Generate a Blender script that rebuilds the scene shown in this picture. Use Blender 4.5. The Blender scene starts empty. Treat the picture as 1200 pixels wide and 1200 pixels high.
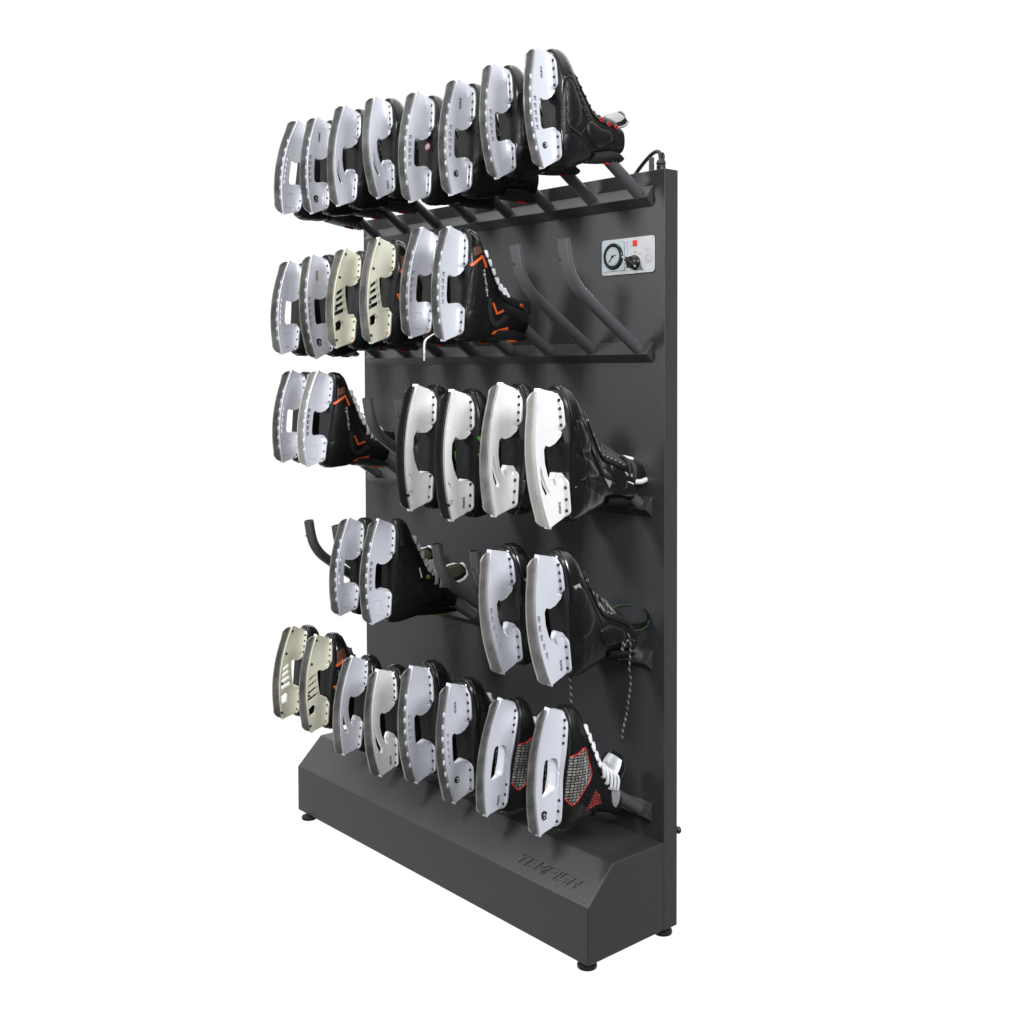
import bpy, bmesh, math, random
import numpy as np
from mathutils import Vector, Matrix
from mathutils.geometry import delaunay_2d_cdt
random.seed(4)
sc = bpy.context.scene
COL = sc.collection

# ------------------------------------------------------------------ camera
cd = bpy.data.cameras.new('camera'); cam = bpy.data.objects.new('camera', cd); COL.objects.link(cam)
F_PX, CX, CY = 1361.7183, 612.0423, 478.7138
cd.sensor_fit = 'HORIZONTAL'; cd.sensor_width = 36.0
cd.lens = F_PX / 1200 * 36.0
cd.shift_x = (600 - CX) / 1200; cd.shift_y = -(600 - CY) / 1200
cd.clip_start = .05; cd.clip_end = 300
R_ = Vector((0.66115117, 0.7502463, -0.00310145)); U_ = Vector((-0.02289556, 0.02430822, 0.9994423))
F_ = Vector((-0.74990327, 0.66071144, -0.03324872))
M = Matrix((R_, U_, -F_)).transposed().to_4x4(); M.translation = (2.696, -1.7952, 1.17)
cam.matrix_world = M
sc.camera = cam
vs = sc.view_settings; vs.view_transform = 'Standard'; vs.look = 'None'; vs.gamma = 1; vs.exposure = 0
vs.use_curve_mapping = False

# ------------------------------------------------------------------ studio light: white backdrop, overhead softbox
w = bpy.data.worlds.new('World'); sc.world = w; w.use_nodes = True
nt = w.node_tree; nt.nodes.clear()
out = nt.nodes.new('ShaderNodeOutputWorld'); bg = nt.nodes.new('ShaderNodeBackground')
tc = nt.nodes.new('ShaderNodeTexCoord')
dot = nt.nodes.new('ShaderNodeVectorMath'); dot.operation = 'DOT_PRODUCT'; dot.inputs[1].default_value = (-.74, .65, -.17)
mr = nt.nodes.new('ShaderNodeMapRange'); mr.interpolation_type = 'SMOOTHSTEP'
mr.inputs[1].default_value = .1; mr.inputs[2].default_value = .5; mr.inputs[3].default_value = .10; mr.inputs[4].default_value = 1.06
sep = nt.nodes.new('ShaderNodeSeparateXYZ')
mz = nt.nodes.new('ShaderNodeMapRange'); mz.interpolation_type = 'SMOOTHSTEP'
mz.inputs[1].default_value = .3; mz.inputs[2].default_value = .9; mz.inputs[3].default_value = 0; mz.inputs[4].default_value = 1.6
ad = nt.nodes.new('ShaderNodeMath'); ad.operation = 'ADD'
nt.links.new(tc.outputs['Generated'], dot.inputs[0]); nt.links.new(dot.outputs['Value'], mr.inputs[0])
nt.links.new(tc.outputs['Generated'], sep.inputs[0]); nt.links.new(sep.outputs['Z'], mz.inputs[0])
nt.links.new(mr.outputs[0], ad.inputs[0]); nt.links.new(mz.outputs[0], ad.inputs[1])
nt.links.new(ad.outputs[0], bg.inputs['Strength']); bg.inputs['Color'].default_value = (1, 1, 1, 1)
nt.links.new(bg.outputs[0], out.inputs[0])

def area(name, loc, target, size, energy, color=(1, 1, 1), size_y=None):
    l = bpy.data.lights.new(name, 'AREA'); l.energy = energy; l.color = color; l.size = size
    if size_y: l.shape = 'RECTANGLE'; l.size_y = size_y
    o = bpy.data.objects.new(name, l); COL.objects.link(o); o.location = loc
    o.rotation_euler = (Vector(target) - Vector(loc)).to_track_quat('-Z', 'Y').to_euler()
    return o
area('key_softbox', (-.1, -3.0, 2.5), (.6, 0, 1.30), .5, 86)
area('side_softbox', (3.9, -.9, 2.2), (.8, -.1, .9), .8, 78, (.95, .97, 1.0))
area('front_softbox', (3.3, -2.1, 2.3), (.8, -.1, .9), .5, 26)
area('top_softbox', (.6, -1.2, 3.6), (.55, -.1, 1.2), 1.2, 20)

# ------------------------------------------------------------------ materials
MATS = {}
def mat(name, col, rough=.5, metal=0.0, bump=0.0, bscale=400., spec=.5, var=0.0, coat=0.0, vscale=60., wrinkle=0.0):
    if name in MATS: return MATS[name]
    m = bpy.data.materials.new(name); m.use_nodes = True; nt = m.node_tree
    b = nt.nodes['Principled BSDF']
    b.inputs['Base Color'].default_value = (*col, 1); b.inputs['Roughness'].default_value = rough
    b.inputs['Metallic'].default_value = metal; b.inputs['Specular IOR Level'].default_value = spec
    b.inputs['Coat Weight'].default_value = coat; b.inputs['Coat Roughness'].default_value = .15
    tc = nt.nodes.new('ShaderNodeTexCoord')
    if var:
        n = nt.nodes.new('ShaderNodeTexNoise'); n.inputs['Scale'].default_value = vscale; n.inputs['Detail'].default_value = 6
        r = nt.nodes.new('ShaderNodeMapRange'); r.inputs[1].default_value = .25; r.inputs[2].default_value = .75
        r.inputs[3].default_value = 1 - var; r.inputs[4].default_value = 1 + var
        mx = nt.nodes.new('ShaderNodeVectorMath'); mx.operation = 'SCALE'; mx.inputs[0].default_value = col
        nt.links.new(tc.outputs['Object'], n.inputs['Vector']); nt.links.new(n.outputs['Fac'], r.inputs[0])
        nt.links.new(r.outputs[0], mx.inputs['Scale']); nt.links.new(mx.outputs[0], b.inputs['Base Color'])
        r2 = nt.nodes.new('ShaderNodeMapRange'); r2.inputs[3].default_value = max(0, rough - .1); r2.inputs[4].default_value = min(1, rough + .1)
        nt.links.new(n.outputs['Fac'], r2.inputs[0]); nt.links.new(r2.outputs[0], b.inputs['Roughness'])
    if bump:
        n = nt.nodes.new('ShaderNodeTexNoise'); n.inputs['Scale'].default_value = bscale; n.inputs['Detail'].default_value = 4
        bp = nt.nodes.new('ShaderNodeBump'); bp.inputs['Strength'].default_value = bump; bp.inputs['Distance'].default_value = .002
        nt.links.new(tc.outputs['Object'], n.inputs['Vector']); nt.links.new(n.outputs['Fac'], bp.inputs['Height'])
        nt.links.new(bp.outputs[0], b.inputs['Normal'])
        if wrinkle:
            mp = nt.nodes.new('ShaderNodeMapping'); mp.inputs['Scale'].default_value = (1, 1.9, .8); mp.inputs['Rotation'].default_value = (.5, 0, 0)
            n2 = nt.nodes.new('ShaderNodeTexNoise'); n2.inputs['Scale'].default_value = 34; n2.inputs['Detail'].default_value = 1.5; n2.inputs['Distortion'].default_value = .3
            b2 = nt.nodes.new('ShaderNodeBump'); b2.inputs['Strength'].default_value = wrinkle; b2.inputs['Distance'].default_value = .006
            nt.links.new(tc.outputs['Object'], mp.inputs[0]); nt.links.new(mp.outputs[0], n2.inputs['Vector']); nt.links.new(n2.outputs['Fac'], b2.inputs['Height'])
            nt.links.new(b2.outputs[0], bp.inputs['Normal'])
    MATS[name] = m
    return m
def pattern(name, c1, c2, kind, scale, rough=.5):
    m = mat(name, c1, rough); nt = m.node_tree; b = nt.nodes['Principled BSDF']
    tc = nt.nodes.new('ShaderNodeTexCoord'); mp = nt.nodes.new('ShaderNodeMapping')
    mp.inputs['Rotation'].default_value = (0, math.radians(90), 0) if kind == 'check' else (0, 0, 0)
    nt.links.new(tc.outputs['Object'], mp.inputs[0])
    if kind == 'check':
        sp = nt.nodes.new('ShaderNodeSeparateXYZ'); nt.links.new(tc.outputs['Object'], sp.inputs[0])
        cb = nt.nodes.new('ShaderNodeCombineXYZ'); nt.links.new(sp.outputs['Y'], cb.inputs['X']); nt.links.new(sp.outputs['Z'], cb.inputs['Y'])
        t = nt.nodes.new('ShaderNodeTexBrick'); t.inputs['Scale'].default_value = scale
        t.inputs['Color1'].default_value = (*c1, 1); t.inputs['Color2'].default_value = (c1[0]*.45, c1[1]*.45, c1[2]*.45, 1); t.inputs['Mortar'].default_value = (*c2, 1)
        t.inputs['Mortar Size'].default_value = .028; t.inputs['Brick Width'].default_value = .22; t.inputs['Row Height'].default_value = .14; t.offset = .12
        nt.links.new(cb.outputs[0], t.inputs['Vector']); nt.links.new(t.outputs['Color'], b.inputs['Base Color'])
    else:
        t = nt.nodes.new('ShaderNodeTexWave'); t.inputs['Scale'].default_value = scale; t.bands_direction = 'DIAGONAL'
        r = nt.nodes.new('ShaderNodeValToRGB'); r.color_ramp.interpolation = 'CONSTANT'
        r.color_ramp.elements[0].color = (*c1, 1); r.color_ramp.elements[1].color = (*c2, 1); r.color_ramp.elements[1].position = .74
        nt.links.new(tc.outputs['Object'], t.inputs['Vector']); nt.links.new(t.outputs['Fac'], r.inputs[0])
        nt.links.new(r.outputs[0], b.inputs['Base Color'])
    return m
powder = mat('powder_coat', (.0335, .0352, .0366), .42, 0, .28, 620, .5, .16, vscale=420)
peg_m = mat('peg_coat', (.078, .081, .084), .34, 0, .0, 900, .5, .08, vscale=500)
rubber = mat('black_rubber', (.012, .012, .013), .45)
white_p = mat('white_plastic', (.64, .655, .715), .3, 0, .10, 60, .5, .04, coat=.6, vscale=30)
white_b = mat('bright_white_plastic', (.84, .84, .84), .25, 0, .10, 60, .5, .04, coat=.7, vscale=30)
cream_p = mat('cream_plastic', (.70, .69, .56), .36, 0, .03, 120, .5, .04, vscale=30)
grey_p = mat('grey_plastic', (.14, .145, .16), .45)
steel = mat('dark_steel', (.30, .295, .285), .3, .85, .06, 160, .5, .3, vscale=45)
steel_b = mat('bright_steel', (.62, .60, .57), .3, .6, .03, 200, .5, .08, vscale=40)
steel_m = mat('mid_steel', (.44, .43, .41), .3, .8, .05, 160, .5, .2, vscale=40)
steel_k = mat('black_steel', (.018, .018, .02), .22, .3, coat=.6)
leather = mat('black_leather', (.008, .008, .0085), .36, 0, .2, 260, .3, .25, vscale=90, wrinkle=.13)
gloss = mat('glossy_leather', (.006, .006, .0065), .22, 0, .4, 22, .4, .2, coat=.9, vscale=50, wrinkle=.30)
felt = mat('black_felt', (.010, .010, .0105), .9, 0, .9, 500, .1, .3)
solem = mat('outsole_black', (.005, .005, .0055), .22, 0, .06, 90, spec=.4, coat=.15)
dgrey = mat('dark_grey_panel', (.020, .021, .023), .38, 0, .2, 300)
guardm = mat('guard_plastic', (.022, .024, .026), .4)
lining = mat('boot_lining', (.008, .008, .008), .9)
white_l = mat('white_lace', (.74, .75, .78), .75, 0, .6, 900, .3, .06)
grey_l = mat('grey_lace', (.42, .42, .43), .8, 0, .6, 900, .3, .08)
black_l = mat('black_lace', (.030, .030, .032), .45, 0, .6, 900)
speck_l = pattern('speckled_lace', (.010, .010, .010), (.17, .165, .15), 'wave', 46, .7)
red = mat('red_plastic', (.62, .02, .015), .35)
orange = mat('orange_trim', (.78, .13, .02), .45)
green = mat('green_trim', (.06, .26, .03), .5)
dull_green = mat('dull_green_trim', (.025, .07, .018), .5)
lime = mat('lime_trim', (.30, .35, .04), .6)
lime_d = mat('dark_lime', (.035, .043, .014), .8)
blue_g = mat('blue_grey_panel', (.16, .24, .29), .45)
brown = mat('brown_mesh', (.10, .035, .018), .6, 0, .5, 500, var=.6, vscale=400)
white_t = mat('white_print', (.72, .72, .72), .5)
silver_t = mat('silver_print', (.34, .35, .36), .35, .3, var=.4, vscale=500)
grey_f = mat('grey_felt', (.30, .30, .30), .9, 0, .6, 500)
copper = mat('copper_rivet', (.32, .14, .08), .5, .4)
dark_r = mat('dark_rivet', (.05, .05, .055), .4, .5)
check = pattern('woven_check', (.34, .33, .30), (.008, .008, .008), 'check', 26)
redcheck = pattern('woven_red_check', (.5, .03, .02), (.012, .008, .008), 'check', 26)
silver = mat('brushed_silver', (.52, .53, .54), .38, .55, .03, 300, var=.05, vscale=50)
dialw = mat('dial_face', (.36, .41, .40), .35)
glassb = mat('clear_cover', (.42, .50, .53), .12, 0, coat=.8)
knobm = mat('knob_black', (.008, .008, .009), .25)
printm = mat('grey_print', (.28, .25, .25), .5)

# ------------------------------------------------------------------ helpers
def tag(o, label, cat, group=None):
    o['label'] = label; o['category'] = cat
    if group: o['group'] = group
    return o
def mesh(name, V, Fc, m, smooth=35, mi=None):
    me = bpy.data.meshes.new(name); me.from_pydata([tuple(v) for v in V], [], Fc)
    for x in (m if isinstance(m, (list, tuple)) else [m]): me.materials.append(x)
    bm = bmesh.new(); bm.from_mesh(me)
    if mi is None: bmesh.ops.recalc_face_normals(bm, faces=bm.faces)
    bm.to_mesh(me); bm.free()
    if smooth:
        me.polygons.foreach_set('use_smooth', [True] * len(me.polygons)); me.set_sharp_from_angle(angle=math.radians(smooth))
    if mi is not None: me.polygons.foreach_set('material_index', mi)
    me.update()
    return me
def link(name, me, parent=None, loc=None):
    o = bpy.data.objects.new(name, me); COL.objects.link(o); o.parent = parent
    if loc is not None: o.location = loc
    return o
def bevel(o, wd=.0015, seg=2):
    b = o.modifiers.new('bevel', 'BEVEL'); b.width = wd; b.segments = seg; b.limit_method = 'ANGLE'; b.angle_limit = math.radians(30)
    return o
class B:                                   # collects geometry for one mesh
    def __init__(s): s.V = []; s.F = []
    def add(s, V, Fc):
        n = len(s.V); s.V += [tuple(v) for v in V]; s.F += [[i + n for i in f] for f in Fc]; return s
    def box(s, a, b):
        (x0, y0, z0), (x1, y1, z1) = a, b
        V = [(x0,y0,z0),(x1,y0,z0),(x1,y1,z0),(x0,y1,z0),(x0,y0,z1),(x1,y0,z1),(x1,y1,z1),(x0,y1,z1)]
        return s.add(V, [[0,3,2,1],[4,5,6,7],[0,1,5,4],[1,2,6,5],[2,3,7,6],[3,0,4,7]])
    def prism(s, prof, x0, x1):            # profile in (y,z) extruded along x
        n = len(prof)
        V = [(x0, y, z) for y, z in prof] + [(x1, y, z) for y, z in prof]
        return s.add(V, [list(range(n)), list(range(2*n-1, n-1, -1))] + [[i, n+i, n+(i+1)%n, (i+1)%n] for i in range(n)])
    def tube(s, P, r, n=10, flat=1.0, up=None, cap=True, round_ends=False):
        P = [Vector(p) for p in P]; k = len(P)
        rr = r if isinstance(r, (list, tuple)) else [r] * k
        if round_ends and k > 2: rr = list(rr); rr[0] *= .55; rr[-1] *= .55
        T = [(P[min(i+1,k-1)] - P[max(i-1,0)]).normalized() for i in range(k)]
        u = Vector(up) if up else (Vector((1,0,0)) if abs(T[0].x) < .8 else Vector((0,1,0)))
        V = []
        for i in range(k):
            u = (u - T[i] * u.dot(T[i])).normalized(); v = T[i].cross(u)
            for j in range(n):
                a = 2 * math.pi * j / n; V.append(P[i] + u * (rr[i] * math.cos(a)) + v * (rr[i] * flat * math.sin(a)))
        Fc = [[i*n+j, i*n+(j+1)%n, (i+1)*n+(j+1)%n, (i+1)*n+j] for i in range(k-1) for j in range(n)]
        if cap: Fc += [list(range(n))[::-1], [(k-1)*n+j for j in range(n)]]
        return s.add(V, Fc)
    def lathe(s, prof, origin, axis, n=24):    # prof (r, h)
        ax = Vector(axis).normalized(); u = ax.orthogonal().normalized(); v = ax.cross(u); o = Vector(origin)
        V = []
        for r, h in prof:
            for j in range(n):
                a = 2 * math.pi * j / n; V.append(o + ax * h + (u * math.cos(a) + v * math.sin(a)) * r)
        k = len(prof)
        Fc = [[i*n+j, i*n+(j+1)%n, (i+1)*n+(j+1)%n, (i+1)*n+j] for i in range(k-1) for j in range(n)]
        Fc += [list(range(n))[::-1], [(k-1)*n+j for j in range(n)]]
        return s.add(V, Fc)
    def ring(s, c, axis, R, r, n=16, m=6):
        ax = Vector(axis).normalized(); u = ax.orthogonal().normalized(); v = ax.cross(u); c = Vector(c); V = []
        for i in range(n):
            a = 2*math.pi*i/n; d = u*math.cos(a)+v*math.sin(a)
            for j in range(m):
                b = 2*math.pi*j/m; V.append(c + d*(R+r*math.cos(b)) + ax*(r*math.sin(b)))
        return s.add(V, [[i*m+j, ((i+1)%n)*m+j, ((i+1)%n)*m+(j+1)%m, i*m+(j+1)%m] for i in range(n) for j in range(m)])
    def ball(s, c, rx, ry, rz, n=10, m=6):
        V = [(c[0], c[1], c[2]+rz)]
        for i in range(1, m):
            t = math.pi*i/m
            for j in range(n):
                a = 2*math.pi*j/n; V.append((c[0]+rx*math.sin(t)*math.cos(a), c[1]+ry*math.sin(t)*math.sin(a), c[2]+rz*math.cos(t)))
        V.append((c[0], c[1], c[2]-rz)); L = len(V)-1
        Fc = [[0, 1+j, 1+(j+1)%n] for j in range(n)] + [[L, L-1-j, L-1-(j+1)%n] for j in range(n)]
        Fc += [[1+i*n+j, 1+(i+1)*n+j, 1+(i+1)*n+(j+1)%n, 1+i*n+(j+1)%n] for i in range(m-2) for j in range(n)]
        return s.add(V, Fc)
    def mesh(s, name, m, smooth=35): return mesh(name, s.V, s.F, m, smooth)

def smooth_pts(P, sub=4, closed=False):       # Catmull-Rom
    P = [np.array(p, float) for p in P]; n = len(P); o = []
    rng = range(n if closed else n-1)
    for i in rng:
        g = (lambda k: P[k % n]) if closed else (lambda k: P[min(max(k, 0), n-1)])
        p0, p1, p2, p3 = g(i-1), g(i), g(i+1), g(i+2)
        for j in range(sub):
            t = j / sub
            o.append(tuple(.5*((2*p1)+(-p0+p2)*t+(2*p0-5*p1+4*p2-p3)*t*t+(-p0+3*p1-3*p2+p3)*t**3)))
    if not closed: o.append(tuple(P[-1]))
    return o
def inside(p, poly):
    x, y = p; c = False; n = len(poly); j = n-1
    for i in range(n):
        xi, yi = poly[i]; xj, yj = poly[j]
        if (yi > y) != (yj > y) and x < (xj-xi)*(y-yi)/(yj-yi)+xi: c = not c
        j = i
    return c
def densify(P, d, closed=True):
    o = []; n = len(P)
    for i in range(n if closed else n-1):
        a, b = P[i], P[(i+1) % n]; L = math.dist(a, b); k = max(1, int(round(L/d)))
        o += [(a[0]+(b[0]-a[0])*t/k, a[1]+(b[1]-a[1])*t/k) for t in range(k)]
    if not closed: o.append(P[-1])
    return o
def tri2d(outer, holes, g):
    outer = densify(outer, g); holes = [densify(h, g) for h in holes]
    pts = list(outer); ed = [(i, (i+1) % len(outer)) for i in range(len(outer))]
    for h in holes:
        n0 = len(pts); pts += h; ed += [(n0+i, n0+(i+1) % len(h)) for i in range(len(h))]
    bnd = np.array(pts)
    xs = [p[0] for p in outer]; ys = [p[1] for p in outer]
    y = min(ys) + g*.5; row = 0
    while y < max(ys):
        x = min(xs) + (g*.5 if row % 2 else g)
        while x < max(xs):
            if inside((x, y), outer) and not any(inside((x, y), h) for h in holes) and np.min(np.hypot(bnd[:,0]-x, bnd[:,1]-y)) > g*.55: pts.append((x, y))
            x += g
        y += g*.87; row += 1
    v, e, f, *_ = delaunay_2d_cdt([Vector(p) for p in pts], ed, [], 0, 1e-7)
    tr = []
    for t in f:
        c = (sum(v[i].x for i in t)/3, sum(v[i].y for i in t)/3)
        if inside(c, outer) and not any(inside(c, h) for h in holes): tr.append(list(t))
    return [(p.x, p.y) for p in v], tr
def slab(outer, holes, g, wf, center=0.0):      # solid plate in (y,z), half width wf(y,z) along x
    v, tr = tri2d(outer, holes, g); n = len(v)
    V = [(center + wf(y, z), y, z) for y, z in v] + [(center - wf(y, z), y, z) for y, z in v]
    ec = {}
    for t in tr:
        for i in range(3): ec.setdefault(frozenset((t[i], t[(i+1) % 3])), []).append((t[i], t[(i+1) % 3]))
    Fc = [list(t) for t in tr] + [[i+n for i in t[::-1]] for t in tr]
    Fc += [[b, a, a+n, b+n] for L in ec.values() if len(L) == 1 for a, b in L]
    return V, Fc

GLY = {'T': [[(0,1),(.9,1)],[(.45,1),(.45,0)]], 'E': [[(.8,1),(0,1),(0,0),(.8,0)],[(0,.5),(.7,.5)]],
 'M': [[(0,0),(0,1),(.45,.45),(.9,1),(.9,0)]], 'P': [[(0,0),(0,1),(.8,1),(.8,.45),(0,.45)]], 'I': [[(.1,0),(.1,1)]],
 'S': [[(.8,1),(0,1),(0,.5),(.8,.5),(.8,0),(0,0)]], 'H': [[(0,0),(0,1)],[(.8,0),(.8,1)],[(0,.5),(.8,.5)]]}
def strokes(word, gap=.3):
    o = []; x = 0
    for ch in word:
        for s in GLY[ch]: o.append([(x+a, b) for a, b in s])
        x += (.2 if ch == 'I' else .9) + gap
    return o, x - gap

# ------------------------------------------------------------------ skate drying rack
W, D, TH, H, H1, H2, SY = 1.1, .2218, .041, 1.5804, .1168, .1857, .1501
RZ, RD = 1.5498, .322
PX0, PDX = .0777, .1373
rack = bpy.data.objects.new('skate_drying_rack', None); COL.objects.link(rack)
tag(rack, 'tall dark grey metal rack with five rows of bent pegs and a sloped base', 'drying rack')
base = link('base_cabinet', B().prism([(-D,0),(-D,H1),(-SY,H2),(.012,H2),(.012,.0006)], .0005, W-.0005).mesh('base_cabinet', powder, 0), rack)
# recessed lettering pressed into the slope
st, Lw = strokes('TEMPISH', .28)
a = Vector((.866, -.1935)); up = Vector((0, SY*-1+D, H2-H1)).normalized()
nrm = Vector((0, -(H2-H1), D-SY)).normalized()
org = Vector((.866, -D, H1)) + up*.0235
cut = B(); sx = .178/Lw; sh = .0175
for s in st:
    P = [org + Vector((1,0,0))*(u*sx + v*.013) + up*(v*sh) for u, v in s]
    for i in range(len(P)-1):
        d = (P[i+1]-P[i]); L = d.length; d.normalize(); sd = nrm.cross(d); h = .0021
        p, q = P[i]-d*h, P[i+1]+d*h
        V = [p-sd*h-nrm*.0024, p+sd*h-nrm*.0024, q+sd*h-nrm*.0024, q-sd*h-nrm*.0024]
        V += [v + nrm*.006 for v in V]
        cut.add(V, [[0,1,2,3],[7,6,5,4],[0,4,5,1],[1,5,6,2],[2,6,7,3],[3,7,4,0]])
co = link('lettering_cutter', cut.mesh('cutter', powder, 0))
bevel(base, .0026, 2)
bo = base.modifiers.new('press', 'BOOLEAN'); bo.object = co; bo.operation = 'DIFFERENCE'; bo.solver = 'EXACT'; bo.use_self = True
bpy.context.view_layer.update()
ev = base.evaluated_get(bpy.context.evaluated_depsgraph_get()); nm = bpy.data.meshes.new_from_object(ev)
base.modifiers.clear(); base.data = nm; bpy.data.objects.remove(co)
print('base polys', len(nm.polygons))
# panel
pn = bevel(link('back_panel', B().box((0, 0, 0), (W, TH, H)).mesh('back_panel', powder, 0), rack), .0013, 3)
# bright edge bead along the chamfer of the base side
# rails and pegs
def peg_mesh(name):
    P = smooth_pts([(0,-.008,-.019),(0,-.06,.0155),(0,-.12,.055),(0,-.172,.090),(0,-.196,.110),(0,-.213,.134),(0,-.222,.160),(0,-.229,.198)], 5)
    P = [Vector(p) for p in P]; k = len(P); n = 40; r0 = .0126
    V = []; u = Vector((1,0,0)); L = [0]
    for i in range(1, k): L.append(L[-1]+(P[i]-P[i-1]).length)
    tot = L[-1]
    def section(i, r, inner=False):
        T = (P[min(i+1,k-1)]-P[max(i-1,0)]).normalized(); v = T.cross(u)
        dent = max(0, min(1, (L[i]/tot-.55)/.35))*.0034
        o = []
        for j in range(n):
            a = 2*math.pi*j/n; dd = (a-math.radians(-60)+math.pi) % (2*math.pi)-math.pi
            q = r - dent*math.exp(-(dd/.42)**2)
            o.append(P[i]+u*(q*math.cos(a))+v*(q*math.sin(a)))
        return o
    for i in range(k): V += section(i, r0)
    Fc = [[i*n+j, i*n+(j+1)%n, (i+1)*n+(j+1)%n, (i+1)*n+j] for i in range(k-1) for j in range(n)]
    b0 = len(V); V += section(k-1, r0-.0024); V += [P[k-1]+(q-P[k-1])*.9-(P[k-1]-P[k-3]).normalized()*.008 for q in section(k-1, r0-.0024)]
    Fc += [[(k-1)*n+j, (k-1)*n+(j+1)%n, b0+(j+1)%n, b0+j] for j in range(n)]
    Fc += [[b0+j, b0+(j+1)%n, b0+n+(j+1)%n, b0+n+j] for j in range(n)] + [[b0+n+j for j in range(n)], list(range(n))[::-1]]
    me = mesh(name, V, Fc, [peg_m, rubber], 40, [1 if min(f) >= b0 else 0 for f in Fc])
    return me
pm = peg_mesh('peg')
hole_me = B().lathe([(.0026,-.001),(.0026,.0002),(.0014,.0003)], (0,0,0), (-.25,-1,-.2), 12).mesh('vent_hole', rubber, 0)
for r in range(5):
    z = RZ - r*RD
    rl = bevel(link('peg_rail', B().prism([(-.0004,z),(-.0211,z-.0257),(-.0204,z-.0272),(-.0004,z-.0439)], .032, 1.0684).mesh('peg_rail', powder, 0), rack), .0008, 2)
    for i in range(8):
        pg = link('peg', pm, rl, (PX0+i*PDX, 0, z))
        pg.rotation_euler.z = random.uniform(-.015, .015)
# little vent holes are part of each open peg
VENTS = {(1,6),(1,7),(2,2),(2,3),(3,0),(3,1),(3,4),(3,5)}
rails = [o for o in rack.children if o.name.startswith('peg_rail')]
for r, i in VENTS:
    link('vent_hole', hole_me, [o for o in rails][r], (PX0+i*PDX-.0030, -.2344, RZ-r*RD+.158))
# feet
foot = B().lathe([(.0195,-.013),(.0205,-.010),(.0195,-.006),(.012,-.004),(.006,-.003),(.006,.004)], (0,0,0), (0,0,1), 24).mesh('levelling_foot', rubber, 40)
for x, y in [(1.078,-.203),(.045,-.214),(1.084,.014),(.03,.014)]: link('levelling_foot', foot, rack, (x, y, 0))
link('side_knob', B().lathe([(.003,-.004),(.003,.004),(.007,.005),(.008,.009),(.006,.013),(.002,.0145)], (0,0,0), (.4,1,0), 20).mesh('side_knob', rubber, 40), rack, (1.091, .043, .198))
# power cable behind the top edge
cb = B().tube(smooth_pts([(.955,.032,1.552),(.989,.036,1.590),(1.016,.036,1.612),(1.040,.034,1.624),(1.058,.030,1.622),(1.066,.026,1.606),(1.068,.028,1.590),(1.066,.03,1.570)], 6), .0042, 12)
pc = link('power_cable', cb.mesh('power_cable', rubber, 60), rack)
link('cable_gland', B().lathe([(.0075,-.004),(.0095,.002),(.0095,.012),(.0085,.014),(.0105,.016),(.009,.022),(.005,.026)], (1.067,.026,1.580), (0,0,1), 18).mesh('cable_gland', rubber, 40), rack)
link('hook_post', B().box((1.038,.020,1.5805),(1.048,.026,1.612)).mesh('hook_post', peg_m, 0), rack)
bpost = B().tube(smooth_pts([(1.068,.03,1.598),(1.070,.03,1.612),(1.067,.03,1.619)], 3), .003, 10)
link('hook_clip', bpost.mesh('hook_clip', rubber, 40), rack)

# control panel
def rrect(x0, x1, z0, z1, r, n=5):
    P = []
    for cx, cz, a0 in ((x1-r,z1-r,0),(x0+r,z1-r,90),(x0+r,z0+r,180),(x1-r,z0+r,270)):
        for i in range(n+1):
            a = math.radians(a0+90*i/n); P.append((cx+r*math.cos(a), cz+r*math.sin(a)))
    return P
def xplate(P, y0, y1):          # outline in (x,z), thickness along y
    n = len(P); V = [(x,y0,z) for x,z in P]+[(x,y1,z) for x,z in P]
    return V, [list(range(n)), list(range(2*n-1,n-1,-1))]+[[i,n+i,n+(i+1)%n,(i+1)%n] for i in range(n)]
cp = bpy.data.objects.new('control_panel', None); COL.objects.link(cp); cp.parent = rack
def cpart(name, b, m, s=30): return link(name, b.mesh(name, m, s), cp)
bevel(cpart('face_plate', B().add(*xplate(rrect(.923,1.075,1.371,1.447,.007), -.0035, -.0005)), silver, 0), .0008)
cpart('timer_housing', B().add(*xplate(rrect(.9265,.992,1.3795,1.443,.004), -.0055, -.0032)), glassb, 0)
cpart('timer_hinge', B().add(*xplate(rrect(.994,.9995,1.385,1.441,.001), -.0065, -.0032)), glassb, 0)
cx, cz = .9605, 1.4105
cpart('timer_ring', B().lathe([(.0280,.0),(.0280,.0025),(.0265,.004),(.0215,.004),(.0200,.0028),(.0200,.0)], (cx,-.0055,cz), (0,-1,0), 36), knobm, 30)
cpart('timer_dial', B().lathe([(.0198,.0),(.0198,.0033)], (cx,-.0055,cz), (0,-1,0), 36), dialw, 0)
tk = B()
for i in range(24):
    a = 2*math.pi*i/24; r1, r2 = (.0165,.0185)
    tk.tube([(cx+r1*math.cos(a),-.00885,cz+r1*math.sin(a)),(cx+r2*math.cos(a),-.00885,cz+r2*math.sin(a))], .0004, 4)
cpart('dial_marks', tk, knobm, 0)
cpart('timer_hands', B().tube([(cx-.010,-.0095,cz-.012),(cx+.001,-.0095,cz+.001)], .0010, 6).tube([(cx,-.0095,cz),(cx+.011,-.0095,cz+.003)], .0008, 6).lathe([(.003,0),(.003,.001)], (cx,-.0088,cz), (0,-1,0), 14), knobm)
bx = B().add(*xplate(rrect(1.003,1.043,1.379,1.444,.002), -.0047, -.0032)); cpart('switch_plate', bx, silver, 0)
cpart('indicator_light', B().add(*xplate(rrect(1.0170,1.0275,1.4285,1.4400,.001), -.0068, -.0045)), red, 0)
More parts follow.
